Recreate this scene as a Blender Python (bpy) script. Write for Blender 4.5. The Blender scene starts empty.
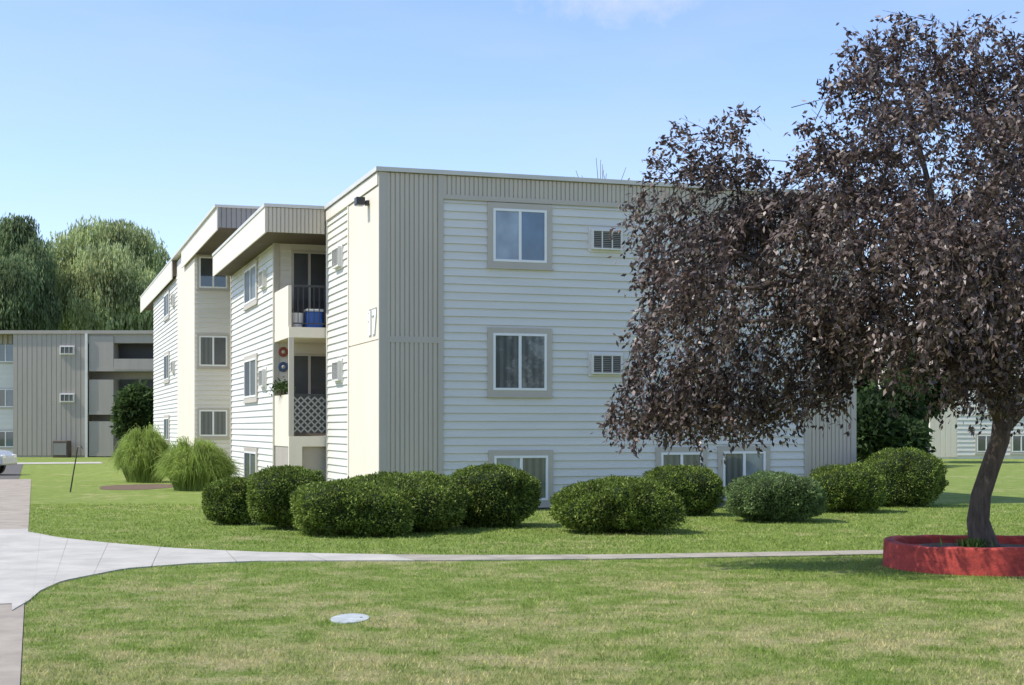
import bpy, bmesh, math, random
import numpy as np
from mathutils import Vector, noise
rng=np.random.default_rng(7); random.seed(7)
S=bpy.context.scene; COL=S.collection
F=1480.0; HOR=428.0; H=1.75; PI=math.pi
def P(px,py,Y): return Vector(((px-512)/F*Y, Y, H+(HOR-py)/F*Y))
def G(px,py):
    Y=F*H/(py-HOR); return Vector(((px-512)/F*Y,Y,0))
# ------------------------------------------------------------ building frame
ANG=math.radians(17.9); EU=Vector((math.cos(ANG),math.sin(ANG),0)); EV=Vector((-math.sin(ANG),math.cos(ANG),0))
C0=Vector((-2.74,30.7,0))
def u_at(px,v0):
    t=(px-512)/F; b=C0+EV*v0; return (t*b.y-b.x)/(EU.x-t*EU.y)
def v_at(px,u0):
    t=(px-512)/F; b=C0+EU*u0; return (t*b.y-b.x)/(EV.x-t*EV.y)
def z_at(py,u,v):
    Y=(C0+EU*u+EV*v).y; return H+(HOR-py)*Y/F
def W(u,v,z=0): 
    p=C0+EU*u+EV*v; p.z=z; return p
# ------------------------------------------------------------ materials
def newmat(name):
    m=bpy.data.materials.new(name); m.use_nodes=True; nt=m.node_tree; nt.nodes.clear()
    out=nt.nodes.new('ShaderNodeOutputMaterial'); b=nt.nodes.new('ShaderNodeBsdfPrincipled')
    nt.links.new(b.outputs[0],out.inputs[0]); return m,nt,b,out
def ramp(nt,stops,src):
    r=nt.nodes.new('ShaderNodeValToRGB'); e=r.color_ramp.elements
    while len(e)<len(stops): e.new(.5)
    for k,(p,c) in enumerate(stops): e[k].position=p; e[k].color=(*c,1)
    nt.links.new(src,r.inputs[0]); return r
def nz(nt,scale,detail=4,vec=None,rough=.6):
    n=nt.nodes.new('ShaderNodeTexNoise'); n.inputs['Scale'].default_value=scale; n.inputs['Detail'].default_value=detail; n.inputs['Roughness'].default_value=rough
    if vec is not None: nt.links.new(vec,n.inputs['Vector'])
    return n
def objco(nt,scale=(1,1,1)):
    tc=nt.nodes.new('ShaderNodeTexCoord'); mp=nt.nodes.new('ShaderNodeMapping'); mp.inputs['Scale'].default_value=scale
    nt.links.new(tc.outputs['Object'],mp.inputs[0]); return mp.outputs[0]
def sc(c,k): return tuple(x*k for x in c)
def paint(name,c,rough=.55,var=.12,stretch=(1,1,1),nscale=1.5,bump=0,bscale=60):
    m,nt,b,o=newmat(name); v=objco(nt,stretch); n=nz(nt,nscale,6,v)
    r=ramp(nt,[(.3,sc(c,1-var)),(.7,sc(c,1+var*.5))],n.outputs[0]); nt.links.new(r.outputs[0],b.inputs['Base Color'])
    b.inputs['Roughness'].default_value=rough
    if bump:
        n2=nz(nt,bscale,5,objco(nt)); bp=nt.nodes.new('ShaderNodeBump'); bp.inputs['Strength'].default_value=bump; bp.inputs['Distance'].default_value=.02
        nt.links.new(n2.outputs[0],bp.inputs['Height']); nt.links.new(bp.outputs[0],b.inputs['Normal'])
    return m
def glass(name,c,gl=.22,blinds=False):
    m,nt,b,o=newmat(name)
    if blinds:
        w=nt.nodes.new('ShaderNodeTexWave'); w.inputs['Scale'].default_value=4.0; w.inputs['Distortion'].default_value=.8; w.bands_direction='DIAGONAL'
        v=objco(nt,(1,1,0.0)); nt.links.new(v,w.inputs[0])
        r=ramp(nt,[(.2,sc(c,.55)),(.8,c)],w.outputs[0])
    else:
        n=nz(nt,1.2,3,objco(nt)); r=ramp(nt,[(.35,sc(c,.6)),(.65,sc(c,1.4))],n.outputs[0])
    nt.links.new(r.outputs[0],b.inputs['Base Color']); b.inputs['Roughness'].default_value=.4
    g=nt.nodes.new('ShaderNodeBsdfGlossy'); g.inputs['Roughness'].default_value=.03; g.inputs['Color'].default_value=(.85,.92,1,1)
    mx=nt.nodes.new('ShaderNodeMixShader'); mx.inputs[0].default_value=gl
    nt.links.new(b.outputs[0],mx.inputs[1]); nt.links.new(g.outputs[0],mx.inputs[2]); nt.links.new(mx.outputs[0],o.inputs[0]); return m
def leafmat(name,cols,rough=.5,trans=.25,spec=.3,nsc=1.1,lo=.7,hi=1.25):
    m,nt,b,o=newmat(name); g=nt.nodes.new('ShaderNodeNewGeometry')
    n=len(cols); r=ramp(nt,[(i/(n-1),c) for i,c in enumerate(cols)],g.outputs['Random Per Island'])
    nn=nz(nt,nsc,3,objco(nt)); r2=ramp(nt,[(.38,(lo,lo,lo)),(.62,(hi,hi,hi))],nn.outputs[0])
    mx=nt.nodes.new('ShaderNodeMix'); mx.data_type='RGBA'; mx.blend_type='MULTIPLY'; mx.inputs[0].default_value=1
    nt.links.new(r.outputs[0],mx.inputs[6]); nt.links.new(r2.outputs[0],mx.inputs[7])
    nt.links.new(mx.outputs[2],b.inputs['Base Color']); b.inputs['Roughness'].default_value=rough; b.inputs['Specular IOR Level'].default_value=spec
    t=nt.nodes.new('ShaderNodeBsdfTranslucent'); nt.links.new(mx.outputs[2],t.inputs[0])
    ms=nt.nodes.new('ShaderNodeMixShader'); ms.inputs[0].default_value=trans
    nt.links.new(b.outputs[0],ms.inputs[1]); nt.links.new(t.outputs[0],ms.inputs[2]); nt.links.new(ms.outputs[0],o.inputs[0]); return m
def lawn_color(nt,k=1.0):
    v=objco(nt)
    a=nz(nt,.35,4,v); bb=nz(nt,2.2,6,v,.7); c=nz(nt,14,6,v,.75)
    r1=ramp(nt,[(.3,(.185*k,.265*k,.046*k)),(.62,(.31*k,.38*k,.10*k))],bb.outputs[0])
    dry=nt.nodes.new('ShaderNodeMix'); dry.data_type='RGBA'; dry.inputs[7].default_value=(.53*k,.46*k,.24*k,1)
    sx=nt.nodes.new('ShaderNodeSeparateXYZ'); nt.links.new(v,sx.inputs[0])
    mr=nt.nodes.new('ShaderNodeMapRange'); mr.inputs[1].default_value=13; mr.inputs[2].default_value=22; mr.inputs[3].default_value=.31; mr.inputs[4].default_value=.08
    nt.links.new(sx.outputs[1],mr.inputs[0])
    ad=nt.nodes.new('ShaderNodeMath'); ad.operation='ADD'; nt.links.new(a.outputs[0],ad.inputs[0]); nt.links.new(mr.outputs[0],ad.inputs[1])
    ad2=nt.nodes.new('ShaderNodeMath'); ad2.operation='MULTIPLY_ADD'; nt.links.new(bb.outputs[0],ad2.inputs[0]); ad2.inputs[1].default_value=1.3; nt.links.new(ad.outputs[0],ad2.inputs[2])
    mr2=nt.nodes.new('ShaderNodeMapRange'); mr2.inputs[1].default_value=1.30; mr2.inputs[2].default_value=1.64; mr2.inputs[3].default_value=0; mr2.inputs[4].default_value=.9
    nt.links.new(ad2.outputs[0],mr2.inputs[0]); nt.links.new(mr2.outputs[0],dry.inputs[0]); nt.links.new(r1.outputs[0],dry.inputs[6])
    r3=ramp(nt,[(.3,(.65,.65,.65)),(.7,(1.25,1.25,1.25))],c.outputs[0])
    mx=nt.nodes.new('ShaderNodeMix'); mx.data_type='RGBA'; mx.blend_type='MULTIPLY'; mx.inputs[0].default_value=.8
    nt.links.new(dry.outputs[2],mx.inputs[6]); nt.links.new(r3.outputs[0],mx.inputs[7]); return mx.outputs[2]
def lawnmat():
    m,nt,b,o=newmat('lawn'); nt.links.new(lawn_color(nt,.85),b.inputs['Base Color']); b.inputs['Roughness'].default_value=.9; b.inputs['Specular IOR Level'].default_value=.1
    n2=nz(nt,30,6,objco(nt),.8); bp=nt.nodes.new('ShaderNodeBump'); bp.inputs['Strength'].default_value=.8; bp.inputs['Distance'].default_value=.05
    nt.links.new(n2.outputs[0],bp.inputs['Height']); nt.links.new(bp.outputs[0],b.inputs['Normal']); return m
def blademat():
    m,nt,b,o=newmat('grass_blade'); c=lawn_color(nt,1.2); g=nt.nodes.new('ShaderNodeNewGeometry')
    r=ramp(nt,[(0,(.6,.64,.55)),(.85,(1.12,1.12,1.0)),(1,(1.5,1.4,1.2))],g.outputs['Random Per Island'])
    mx=nt.nodes.new('ShaderNodeMix'); mx.data_type='RGBA'; mx.blend_type='MULTIPLY'; mx.inputs[0].default_value=1
    nt.links.new(c,mx.inputs[6]); nt.links.new(r.outputs[0],mx.inputs[7]); nt.links.new(mx.outputs[2],b.inputs['Base Color'])
    b.inputs['Roughness'].default_value=.6; b.inputs['Specular IOR Level'].default_value=.2
    t=nt.nodes.new('ShaderNodeBsdfTranslucent'); nt.links.new(mx.outputs[2],t.inputs[0])
    ms=nt.nodes.new('ShaderNodeMixShader'); ms.inputs[0].default_value=.4
    nt.links.new(b.outputs[0],ms.inputs[1]); nt.links.new(t.outputs[0],ms.inputs[2]); nt.links.new(ms.outputs[0],o.inputs[0]); return m
M={}
M['siding']=paint('white_siding',(.69,.665,.60),.5,.07,(.3,.3,3),1.6)
M['siding_tan']=paint('cream_siding',(.72,.67,.58),.5,.06,(.3,.3,3),1.6)
M['tan']=paint('tan_metal_shaded',(.54,.475,.38),.5,.07,(2,2,.25),1.2)  # darker copy of the beige paint, front-face shade put into its colour
M['taupe']=paint('taupe_metal',(.38,.335,.28),.6,.08,(2,2,.25),1.2)
M['beige']=paint('beige_panel',(.74,.655,.53),.6,.06,(1.5,1.5,.3),1.0)
M['fascia']=paint('fascia_cream',(.73,.67,.565),.55,.06)
M['trim']=paint('beige_trim',(.49,.44,.365),.5,.05)
M['white']=paint('white_vinyl',(.82,.81,.78),.4,.03)
M['acwhite']=paint('ac_sleeve',(.70,.67,.61),.45,.06)
M['coping']=paint('coping_metal',(.60,.57,.51),.4,.08)
M['soffit']=paint('soffit_brown',(.12,.09,.065),.8,.15)
M['blackmetal']=paint('black_metal',(.03,.03,.032),.4,.2)
M['grey']=paint('grey_metal',(.28,.26,.235),.5,.1)
M['concrete']=paint('concrete',(.47,.44,.375),.85,.22,(1,1,1),1.6,.3,80)
M['conc2']=paint('shaded_tan_concrete',(.37,.33,.26),.9,.3,(1,1,1),2.2,.3,80)  # darker grey-tan: shadow on the right stretch is put into the colour
M['found']=paint('foundation',(.24,.23,.21),.9,.2,(1,1,1),3,.3)
M['walk']=paint('old_walk',(.35,.30,.235),.9,.28,(1,1,1),2.0,.4,90)
M['asphalt']=paint('asphalt',(.11,.10,.09),.9,.2,(1,1,1),3,.4,90)
M['red']=paint('red_painted_ring',(.46,.055,.038),.8,.4,(1,1,2),7,.5,30)
M['mulch']=paint('mulch',(.15,.095,.055),.95,.5,(1,1,1),14,.8,30)
M['bark']=paint('bark',(.11,.08,.06),.9,.5,(4,4,.8),5,.9,25)
M['bark2']=paint('grey_bark',(.16,.14,.11),.9,.4,(4,4,.8),3,.6,12)
M['gl_dark']=glass('window_glass_dark',(.025,.03,.035),.10)
M['gl_skyrefl']=glass('window_glass_sky_reflection',(.035,.075,.11),.10)  # blue base colour paints in the sky reflected by the pane
M['gl_blind']=glass('window_glass_blind',(.20,.23,.25),.10)
M['gl_curt']=glass('window_glass_curtain',(.11,.12,.11),.08,'d')
M['screen']=paint('ac_grille',(.26,.245,.22),.6,.1)
M['scrdark']=paint('ac_inner',(.06,.06,.055),.7,.1)
M['blue']=paint('blue_plastic',(.03,.14,.50),.35,.1)
M['cover']=paint('utility_cover',(.42,.45,.43),.85,.3,(1,1,1),8)
M['lattice']=paint('lattice_pattern',(.30,.29,.27),.8,.1)
M['ornred']=paint('ornament_red',(.30,.07,.04),.5,.4,(1,1,1),12)
M['potbrown']=paint('pot_brown',(.12,.08,.06),.7,.3,(1,1,1),12)
M['ornblue']=paint('ornament_blue',(.05,.10,.22),.5,.4,(1,1,1),12)
M['carpaint']=paint('car_silver',(.45,.46,.47),.25,.02)
M['rubber']=paint('rubber',(.02,.02,.02),.8,.1)
M['yew']=leafmat('yew_leaf',[(.038,.072,.012),(.105,.155,.024),(.20,.27,.045),(.33,.39,.095)],.5,.3,.2,2.5)
M['yew2']=leafmat('yew_leaf_pale',[(.06,.10,.035),(.13,.20,.065),(.21,.29,.10),(.30,.38,.16)],.5,.35,.2,2.5)
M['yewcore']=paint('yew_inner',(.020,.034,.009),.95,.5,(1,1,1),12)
M['plum']=leafmat('plum_leaf',[(.034,.022,.019),(.075,.048,.040),(.125,.085,.068),(.30,.225,.18)],.42,.22,.5,1.3)  # palest tone paints sunny highlights onto some leaves
M['plumtwig']=paint('plum_twig',(.04,.03,.025),.9,.3)
M['willow']=leafmat('willow_leaf',[(.42,.50,.22),(.54,.62,.30),(.66,.72,.38)],.6,.6,.1,.4,.6,1.15)
M['green']=leafmat('green_leaf',[(.16,.23,.11),(.24,.32,.15),(.33,.41,.20)],.6,.5,.1,.4,.5,1.2)
M['darkgreen']=leafmat('dark_green_leaf',[(.03,.06,.02),(.06,.10,.03),(.10,.15,.045)],.6,.35,.1,.5)
M['shadegreen']=leafmat('shade_green_leaf',[(.02,.04,.014),(.04,.068,.022),(.07,.105,.036)],.6,.3,.1,.5)  # leaf colours darkened to paint in the shade these trees stand in
M['fountain']=leafmat('fountain_grass',[(.22,.31,.06),(.32,.42,.09),(.44,.52,.16)],.55,.5,.2,1.5,.8,1.15)
M['lawn']=lawnmat(); M['blade']=blademat()
# ------------------------------------------------------------ builders
def link(name,me,mat,parent):
    o=bpy.data.objects.new(name,me); COL.objects.link(o)
    if mat is not None: me.materials.append(mat)
    if parent is not None: o.parent=parent
    return o
class MB:
    def __init__(s,mp=None): s.v=[];s.f=[];s.mp=mp or (lambda a,b,c:(a,b,c))
    def P(s,a,b,c): s.v.append(s.mp(a,b,c)); return len(s.v)-1
    def quad(s,*p): s.f.append([s.P(*q) for q in p]); return s
    def box(s,x0,x1,y0,y1,z0,z1):
        i=[s.P(x,y,z) for z in (z0,z1) for x,y in ((x0,y0),(x1,y0),(x1,y1),(x0,y1))]
        for q in ((3,2,1,0),(4,5,6,7),(0,1,5,4),(1,2,6,5),(2,3,7,6),(3,0,4,7)): s.f.append([i[k] for k in q])
        return s
    def lap(s,s0,s1,z0,z1,h=.17,d=.038):
        z=z0
        while z<z1-1e-4:
            zt=min(z+h,z1)
            s.quad((s0,d,z),(s1,d,z),(s1,.006,zt),(s0,.006,zt)); s.quad((s0,0,z),(s1,0,z),(s1,d,z),(s0,d,z))
            for e in (s0,s1): s.f.append([s.P(e,0,z),s.P(e,d,z),s.P(e,.006,zt)])
            z=zt
        return s
    def ribs(s,s0,s1,z0,z1,p=.098,w=.03,d=.042):
        n=max(1,round((s1-s0)/p)); p=(s1-s0)/n; prof=[]
        for k in range(n):
            a=s0+k*p; prof+= [(a,d),(a+p-w,d),(a+p-w+.008,.018),(a+p-.008,.018)]
        prof.append((s1,d))
        for (a,t),(b,r) in zip(prof,prof[1:]): s.quad((a,t,z0),(b,r,z0),(b,r,z1),(a,t,z1))
        s.quad((s0,0,z1),(s1,0,z1),(s1,d,z1),(s0,d,z1)); s.quad((s0,0,z0),(s1,0,z0),(s1,d,z0),(s0,d,z0))
        s.quad((s0,0,z0),(s0,d,z0),(s0,d,z1),(s0,0,z1)); s.quad((s1,0,z0),(s1,d,z0),(s1,d,z1),(s1,0,z1))
        return s
    def frame(s,s0,s1,z0,z1,w,t0,t1):
        s.box(s0,s0+w,t0,t1,z0,z1); s.box(s1-w,s1,t0,t1,z0,z1); s.box(s0+w,s1-w,t0,t1,z0,z0+w); s.box(s0+w,s1-w,t0,t1,z1-w,z1); return s
    def tube(s,pts,rad,n=8):
        pts=[Vector(p) for p in pts]; rings=[]; ref=None
        for i,p in enumerate(pts):
            d=(pts[min(i+1,len(pts)-1)]-pts[max(i-1,0)]).normalized()
            a=d.cross(Vector((.31,.2,.93)) if abs(d.z)<.9 else Vector((1,0,0))).normalized(); 
            if ref is not None:
                a=(ref-d*ref.dot(d)).normalized()
            ref=a; b=d.cross(a)
            rings.append([s.P(*(p+(a*math.cos(2*PI*k/n)+b*math.sin(2*PI*k/n))*rad[i])) for k in range(n)])
        for r0,r1 in zip(rings,rings[1:]):
            for k in range(n): s.f.append([r0[k],r0[(k+1)%n],r1[(k+1)%n],r1[k]])
        s.f.append(rings[0][::-1]); s.f.append(rings[-1]); return s
    def cyl(s,c,r,h,n=24,r2=None):
        c=Vector(c); return s.tube([c,c+Vector((0,0,h))],[r,r2 if r2 is not None else r],n)
    def build(s,name,mat,parent=None,smooth=False,bevel=0):
        me=bpy.data.meshes.new(name); me.from_pydata([tuple(v) for v in s.v],[],s.f)
        bm=bmesh.new(); bm.from_mesh(me); bmesh.ops.recalc_face_normals(bm,faces=bm.faces); bm.to_mesh(me); bm.free()
        if smooth: me.polygons.foreach_set('use_smooth',[True]*len(me.polygons))
        o=link(name,me,mat,parent)
        if bevel:
            b=o.modifiers.new('bevel','BEVEL'); b.width=bevel; b.segments=2; b.limit_method='ANGLE'
        return o
def tag(o,label,cat=None,group=None,kind=None):
    if label: o['label']=label
    if cat: o['category']=cat
    if group: o['group']=group
    if kind: o['kind']=kind
    return o
def thing(name,label,cat,loc=(0,0,0),rz=0,group=None):
    o=bpy.data.objects.new(name,None); COL.objects.link(o); o.location=loc; o.rotation_euler=(0,0,rz); o.empty_display_size=.2
    return tag(o,label,cat,group)
def bulk(name,V,nper,mat,parent=None):
    V=np.asarray(V,dtype=np.float32).reshape(-1,3); n=len(V)//nper
    me=bpy.data.meshes.new(name); me.vertices.add(len(V)); me.vertices.foreach_set('co',V.ravel())
    me.loops.add(len(V)); me.loops.foreach_set('vertex_index',np.arange(len(V),dtype=np.int32))
    me.polygons.add(n); me.polygons.foreach_set('loop_start',np.arange(0,len(V),nper,dtype=np.int32))
    me.update(calc_edges=True); return link(name,me,mat,parent)
def unit(a): return a/np.maximum(np.linalg.norm(a,axis=1,keepdims=True),1e-6)
def leaves(name,C,D,L,Wd,mat,parent=None):
    N=len(C); D=unit(D); R=rng.normal(size=(N,3))
    Sd=unit(np.cross(D,R))
    Nn=np.cross(D,Sd); L=np.broadcast_to(np.asarray(L).reshape(-1,1),(N,1)); Wd=np.broadcast_to(np.asarray(Wd).reshape(-1,1),(N,1))
    V=np.stack([C,C+D*L*.45+Sd*Wd*.5+Nn*L*.06,C+D*L-Nn*L*.08,C+D*L*.45-Sd*Wd*.5+Nn*L*.06],1)
    return bulk(name,V,4,mat,parent)
# ------------------------------------------------------------ ground
LOT0=23.0
g=MB(); g.quad((-900,-60,0),(900,-60,0),(900,1400,0),(-900,1400,0)); tag(g.build('ground',M['lawn']),'mown lawn, green by the building and patchy dry near the camera',kind='structure')
up=[(8,531),(28,532.5),(60,538.5),(110,544),(180,549.5),(260,553),(350,555),(440,556),(530,556),(620,555.5),(710,554),(800,552.5),(887,551),(1150,547)]
lo=[(12,612),(30,601),(40,592),(62,582),(125,569.5),(190,564.5),(260,562),(350,561.6),(440,561.4),(530,560.7),(620,559.8),(710,558.2),(800,556.8),(887,555),(1150,551)]
def resample(pl,n):
    pts=[G(*p) for p in pl]; d=[0]
    for a,b in zip(pts,pts[1:]): d.append(d[-1]+(b-a).length)
    out=[]
    for k in range(n+1):
        s=d[-1]*k/n; i=max(j for j in range(len(d)) if d[j]<=s+1e-9); i=min(i,len(pts)-2)
        f=(s-d[i])/(d[i+1]-d[i]); out.append(pts[i].lerp(pts[i+1],f))
    return out
n=16; U=resample(up,n*4); Lw=resample(lo,n*4)
pathpoly=[p.copy() for p in U]+[p.copy() for p in Lw[::-1]]
KS=28
for nm,ra,mt,lb in (('footpath',range(0,KS),'concrete','pale concrete footpath curving off the walkway'),('footpath',range(KS,n*4),'conc2','tan footpath with shadow put into its colour, running on towards the purple tree')):
    g=MB()
    for k in ra:
        a,b,c,d=U[k],U[k+1],Lw[k+1],Lw[k]
        if k%4==0: a=a.lerp(b,.025); d=d.lerp(c,.025)
        z1=.018
        g.quad((*a.xy,z1),(*b.xy,z1),(*c.xy,z1),(*d.xy,z1)); g.quad((*d.xy,0),(*c.xy,0),(*c.xy,z1),(*d.xy,z1))
    tag(g.build(nm,M[mt]),lb,kind='structure')
def sheet(name,pts,z,mat,label):
    g=MB(); g.f.append([g.P(p[0],p[1],z) for p in pts]); return tag(g.build(name,mat),label,kind='structure')
UE=-6.92
def slabs(name,v0,v1,u0,u1,step,mat,z,label):
    g=MB(); v=v0
    while v<v1-.05:
        e=min(v+step,v1); a,b,c,d=W(u0,v+.01),W(u1,v+.01),W(u1,e-.01),W(u0,e-.01)
        g.quad((*a.xy,z),(*b.xy,z),(*c.xy,z),(*d.xy,z)); g.quad((*b.xy,0),(*c.xy,0),(*c.xy,z),(*b.xy,z)); v=e
    return tag(g.build(name,mat),label,kind='structure')
slabs('walkway_junction',-14.6,-3.2,-10,UE,3.8,M['concrete'],.014,'concrete slabs where the two walks meet')
slabs('walkway',-3.2,LOT0,-10,UE,26.2,M['walk'],.010,'brown grey walkway running along the building towards the car park')
slabs('walkway_near',-34,-14.6,-10,UE,19.4,M['walk'],.010,'brown grey walkway at the near left')
sheet('parking_lot',[W(-45,LOT0),W(UE-.4,LOT0),W(UE-.4,48),W(-45,48)],.008,M['asphalt'],'grey asphalt car park at far left')
slabs('kerb_path',45,48.5,-30,-3.6,3,M['concrete'],.016,'pale concrete walk before the far building')
# ------------------------------------------------------------ windows etc
def wmap(kind,c0):
    return (lambda s,t,z:(s,c0-t,z)) if kind=='f' else (lambda s,t,z:(c0-t,s,z))
def window(par,mp,s0,s1,z0,z1,pa='gl_blind',pb='gl_skyrefl',tw=.12,name='window',split=.5):
    w=MB(mp); w.frame(s0,s1,z0,z1,tw,0,.065); w.box(s0-.03,s1+.03,0,.085,z0-.035,z0); o=w.build(name,M['trim'],par)
    a,b,c,d=s0+tw,s1-tw,z0+tw,z1-tw; f=.05; m=a+(b-a)*split
    w=MB(mp); w.frame(a,b,c,d,f,0,.075); w.box(m-.03,m+.03,.04,.07,c+f,d-f); w.build('sash',M['white'],o)
    MB(mp).box(a+f,m-.03,0,.042,c+f,d-f).build('pane',M[pa],o); MB(mp).box(m+.03,b-f,0,.050,c+f,d-f).build('pane',M[pb],o)
    return o
def ac(par,mp,s0,z0,w=.70,h=.43,out=.15):
    m=MB(mp); m.frame(s0,s0+w,z0,z0+h,.035,0,out); m.box(s0-.05,s0+w+.05,0,.055,z0-.05,z0); m.box(s0-.05,s0+w+.05,0,.055,z0+h,z0+h+.05); m.box(s0-.05,s0,0,.055,z0,z0+h); m.box(s0+w,s0+w+.05,0,.055,z0,z0+h)
    for k in (1,2): 
        c_=s0+w*k/3; m.box(c_-.012,c_+.012,0,out-.004,z0+.035,z0+h-.035)
    o=m.build('air_conditioner',M['acwhite'],par)
    MB(mp).box(s0+.035,s0+w-.035,0,out-.06,z0+.035,z0+h-.035).build('inner_case',M['scrdark'],o)
    g=MB(mp); n=9
    for k in range(n):
        z=z0+.048+k*(h-.09)/(n-.4); g.box(s0+.036,s0+w-.036,out-.06,out-.02,z,z+.019)
    g.build('grille',M['screen'],o); return o
B=thing('apartment_building','three storey apartment building with white siding, tan ribbed corner panels and stacked balconies','building',C0,ANG)
f0=wmap('f',0); l0=wmap('l',0)
WID=11.2; TOP=7.16
VC=v_at(154,-1.38); VE=v_at(141,-1.55)
c=MB(); c.box(.01,WID-.01,.01,5.7,0,7.1); c.box(1.5,WID-.01,5.7,8.03,0,7.1); c.box(-.92,WID-.01,8.03,16.8,0,7.1); c.build('wall',M['siding_tan'],B)
c=MB(); c.box(.6,WID-.01,16.8,23,0,8.4); c.box(-1.38,WID-.01,23,VC,0,8.4); c.build('wall',M['siding_tan'],B)
c=MB(); c.box(-.2,WID-.01,VC,VE,0,8.4); c.build('wall',M['siding_tan'],B)
MB(f0).box(.02,WID-.02,0,.012,0,.22).build('foundation',M['found'],B)
u1=1.29;u2=9.92
MB(f0).lap(u1+.06,u2-.06,.2,6.56).build('siding',M['siding'],B)
g=MB(f0).ribs(.13,u1-.05,.12,3.53).ribs(.13,u1-.05,3.66,7.05); g.build('ribbed_panel',M['tan'],B)
g=MB(f0).ribs(u2+.05,WID-.13,.12,3.53).ribs(u2+.05,WID-.13,3.66,7.05); g.build('ribbed_panel',M['tan'],B)
MB(f0).ribs(u1+.06,u2-.06,6.66,7.05).build('fascia',M['tan'],B)
g=MB(f0).box(-.03,.13,0,.055,.05,7.06).box(u1-.05,u1+.06,0,.055,.1,7.06).box(u2-.06,u2+.05,0,.055,.1,7.06).box(WID-.13,WID,0,.055,.1,7.06)
g.box(.13,u1-.05,0,.05,3.53,3.66).box(u2+.05,WID-.13,0,.05,3.53,3.66).box(u1+.06,u2-.06,0,.06,6.56,6.66); g.build('trim',M['trim'],B)
c=MB(); c.box(-.10,WID+.06,-.10,5.72,7.07,TOP); c.build('coping',M['coping'],B)
MB().box(.05,WID-.05,.05,5.6,TOP,TOP+.01).build('roof',M['grey'],B)
ua,ub=u_at(487,0),u_at(551,0)
window(B,f0,ua,ub,z_at(268,3,0),z_at(204,3,0),'gl_blind','gl_skyrefl')
window(B,f0,ua,ub,z_at(396,3,0),z_at(328,3,0),'gl_curt','gl_curt')
window(B,f0,ua+.02,ub+.03,.08,z_at(450,3,0),'gl_blind','gl_curt')
window(B,f0,u_at(655,0),u_at(706,0),.15,z_at(447,6.5,0),'gl_curt','gl_curt')
window(B,f0,u_at(717,0),u_at(769,0),.15,z_at(446,8,0),'gl_curt','gl_blind')
window(B,f0,u_at(712,0),u_at(769,0),2.46,3.86,'gl_curt','gl_skyrefl')
window(B,f0,u_at(712,0),u_at(769,0),5.17,6.54,'gl_blind','gl_skyrefl')
ac(B,f0,u_at(590,0),5.62); ac(B,f0,u_at(590,0),2.92); ac(B,f0,u_at(680,0),5.62); ac(B,f0,u_at(680,0),2.92)
# left face block A
va=3.06
MB(l0).box(.0,va,0,.03,.1,3.58).box(.0,va,0,.03,3.60,6.78).build('smooth_panel',M['beige'],B)
MB(l0).lap(va+.02,5.62,.2,6.8).build('siding',M['siding'],B)
g=MB(l0).box(va-.04,va+.06,.03,.05,.1,6.78).box(5.6,5.7,0,.05,.1,6.8).box(0,5.7,0,.06,6.8,7.05); g.build('trim',M['fascia'],B)
ac(B,l0,3.75,5.5,.75,.46,.14); ac(B,l0,3.75,2.85,.75,.46,.14)
g=MB(); g.box(-.10,-.03,.87,1.03,6.5,6.60); o=g.build('flood_light',M['blackmetal'],B)
g=MB(); g.tube([(-.09,.95,6.55),(-.17,.95,6.57)],[.025,.025],8); g.box(-.32,-.13,.83,1.07,6.50,6.66); g.build('lamp_housing',M['blackmetal'],o,bevel=.03)
MB().box(-.30,-.15,.86,1.04,6.485,6.50).build('lens',M['gl_blind'],o)
# raised block digits on the corner panel (read from outside: larger v is left)
hN=.52; zn=z_at(335,0,.6)
def digits(t0,t1,gr,mat,nm):
    g=MB(l0); z0,z1=zn-gr,zn+hN+gr
    g.box(.70-gr,.86+gr,t0,t1,z0,z1); g.box(.86+gr,.96+gr,t0,t1,zn+hN-.20-gr,zn+hN-.06+gr)
    g.box(.18-gr,.56+gr,t0,t1,zn+hN-.12-gr,z1)
    a0,a1,b0,b1=.18-gr,.32+gr,.33-gr,.47+gr; zt=zn+hN-.12-gr
    for t in (t1,t0): g.f.append([g.P(a,t,b) for a,b in ((a0,zt),(a1,zt),(b1,z0),(b0,z0))])
    g.quad((a1,t0,zt),(a1,t1,zt),(b1,t1,z0),(b1,t0,z0)); g.quad((a0,t0,zt),(a0,t1,zt),(b0,t1,z0),(b0,t0,z0)); return g.build(nm,mat,B)
digits(.0305,.036,.035,M['grey'],'number_edge'); digits(.036,.048,0,M['white'],'house_number')
# block B
RW=-.93; RV=8.03; BE=v_at(232,RW)
lB=wmap('l',RW); fB=wmap('f',RV)
MB(lB).lap(RV+.1,BE,.2,6.5,.17).build('siding',M['siding'],B)
ud=u_at(291,RV)
MB(fB).lap(RW+.1,ud,.2,6.5).build('siding',M['siding_tan'],B)
MB().box(RW-.05,RW+.1,RV-.05,RV+.1,.1,6.5).build('corner_trim',M['trim'],B); MB().box(RW-.05,RW+.0,BE-.1,BE,.1,6.5).build('corner_trim',M['trim'],B)
for (a,b,z0,z1) in ((10.9,13.5,5.2,6.42),(10.9,13.5,2.5,3.82),(10.9,13.5,.1,1.2)):
    window(B,lB,a,b,z0,z1,'gl_curt','gl_dark')
for z in (5.5,2.85): ac(B,lB,9.3,z,.75,.46,.14)
c=MB(); c.box(-1.5,1.5,5.73,16.6,6.5,7.08); c.build('roof_overhang',M['soffit'],B)
MB(wmap('f',5.73)).ribs(-1.53,-.07,6.48,7.07).build('fascia',M['tan'],B)
MB(wmap('l',-1.5)).box(5.7,16.6,0,.035,6.46,7.08).build('fascia',M['fascia'],B)
MB().box(-1.56,-.11,5.66,16.6,7.08,TOP).build('coping',M['coping'],B)
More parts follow.
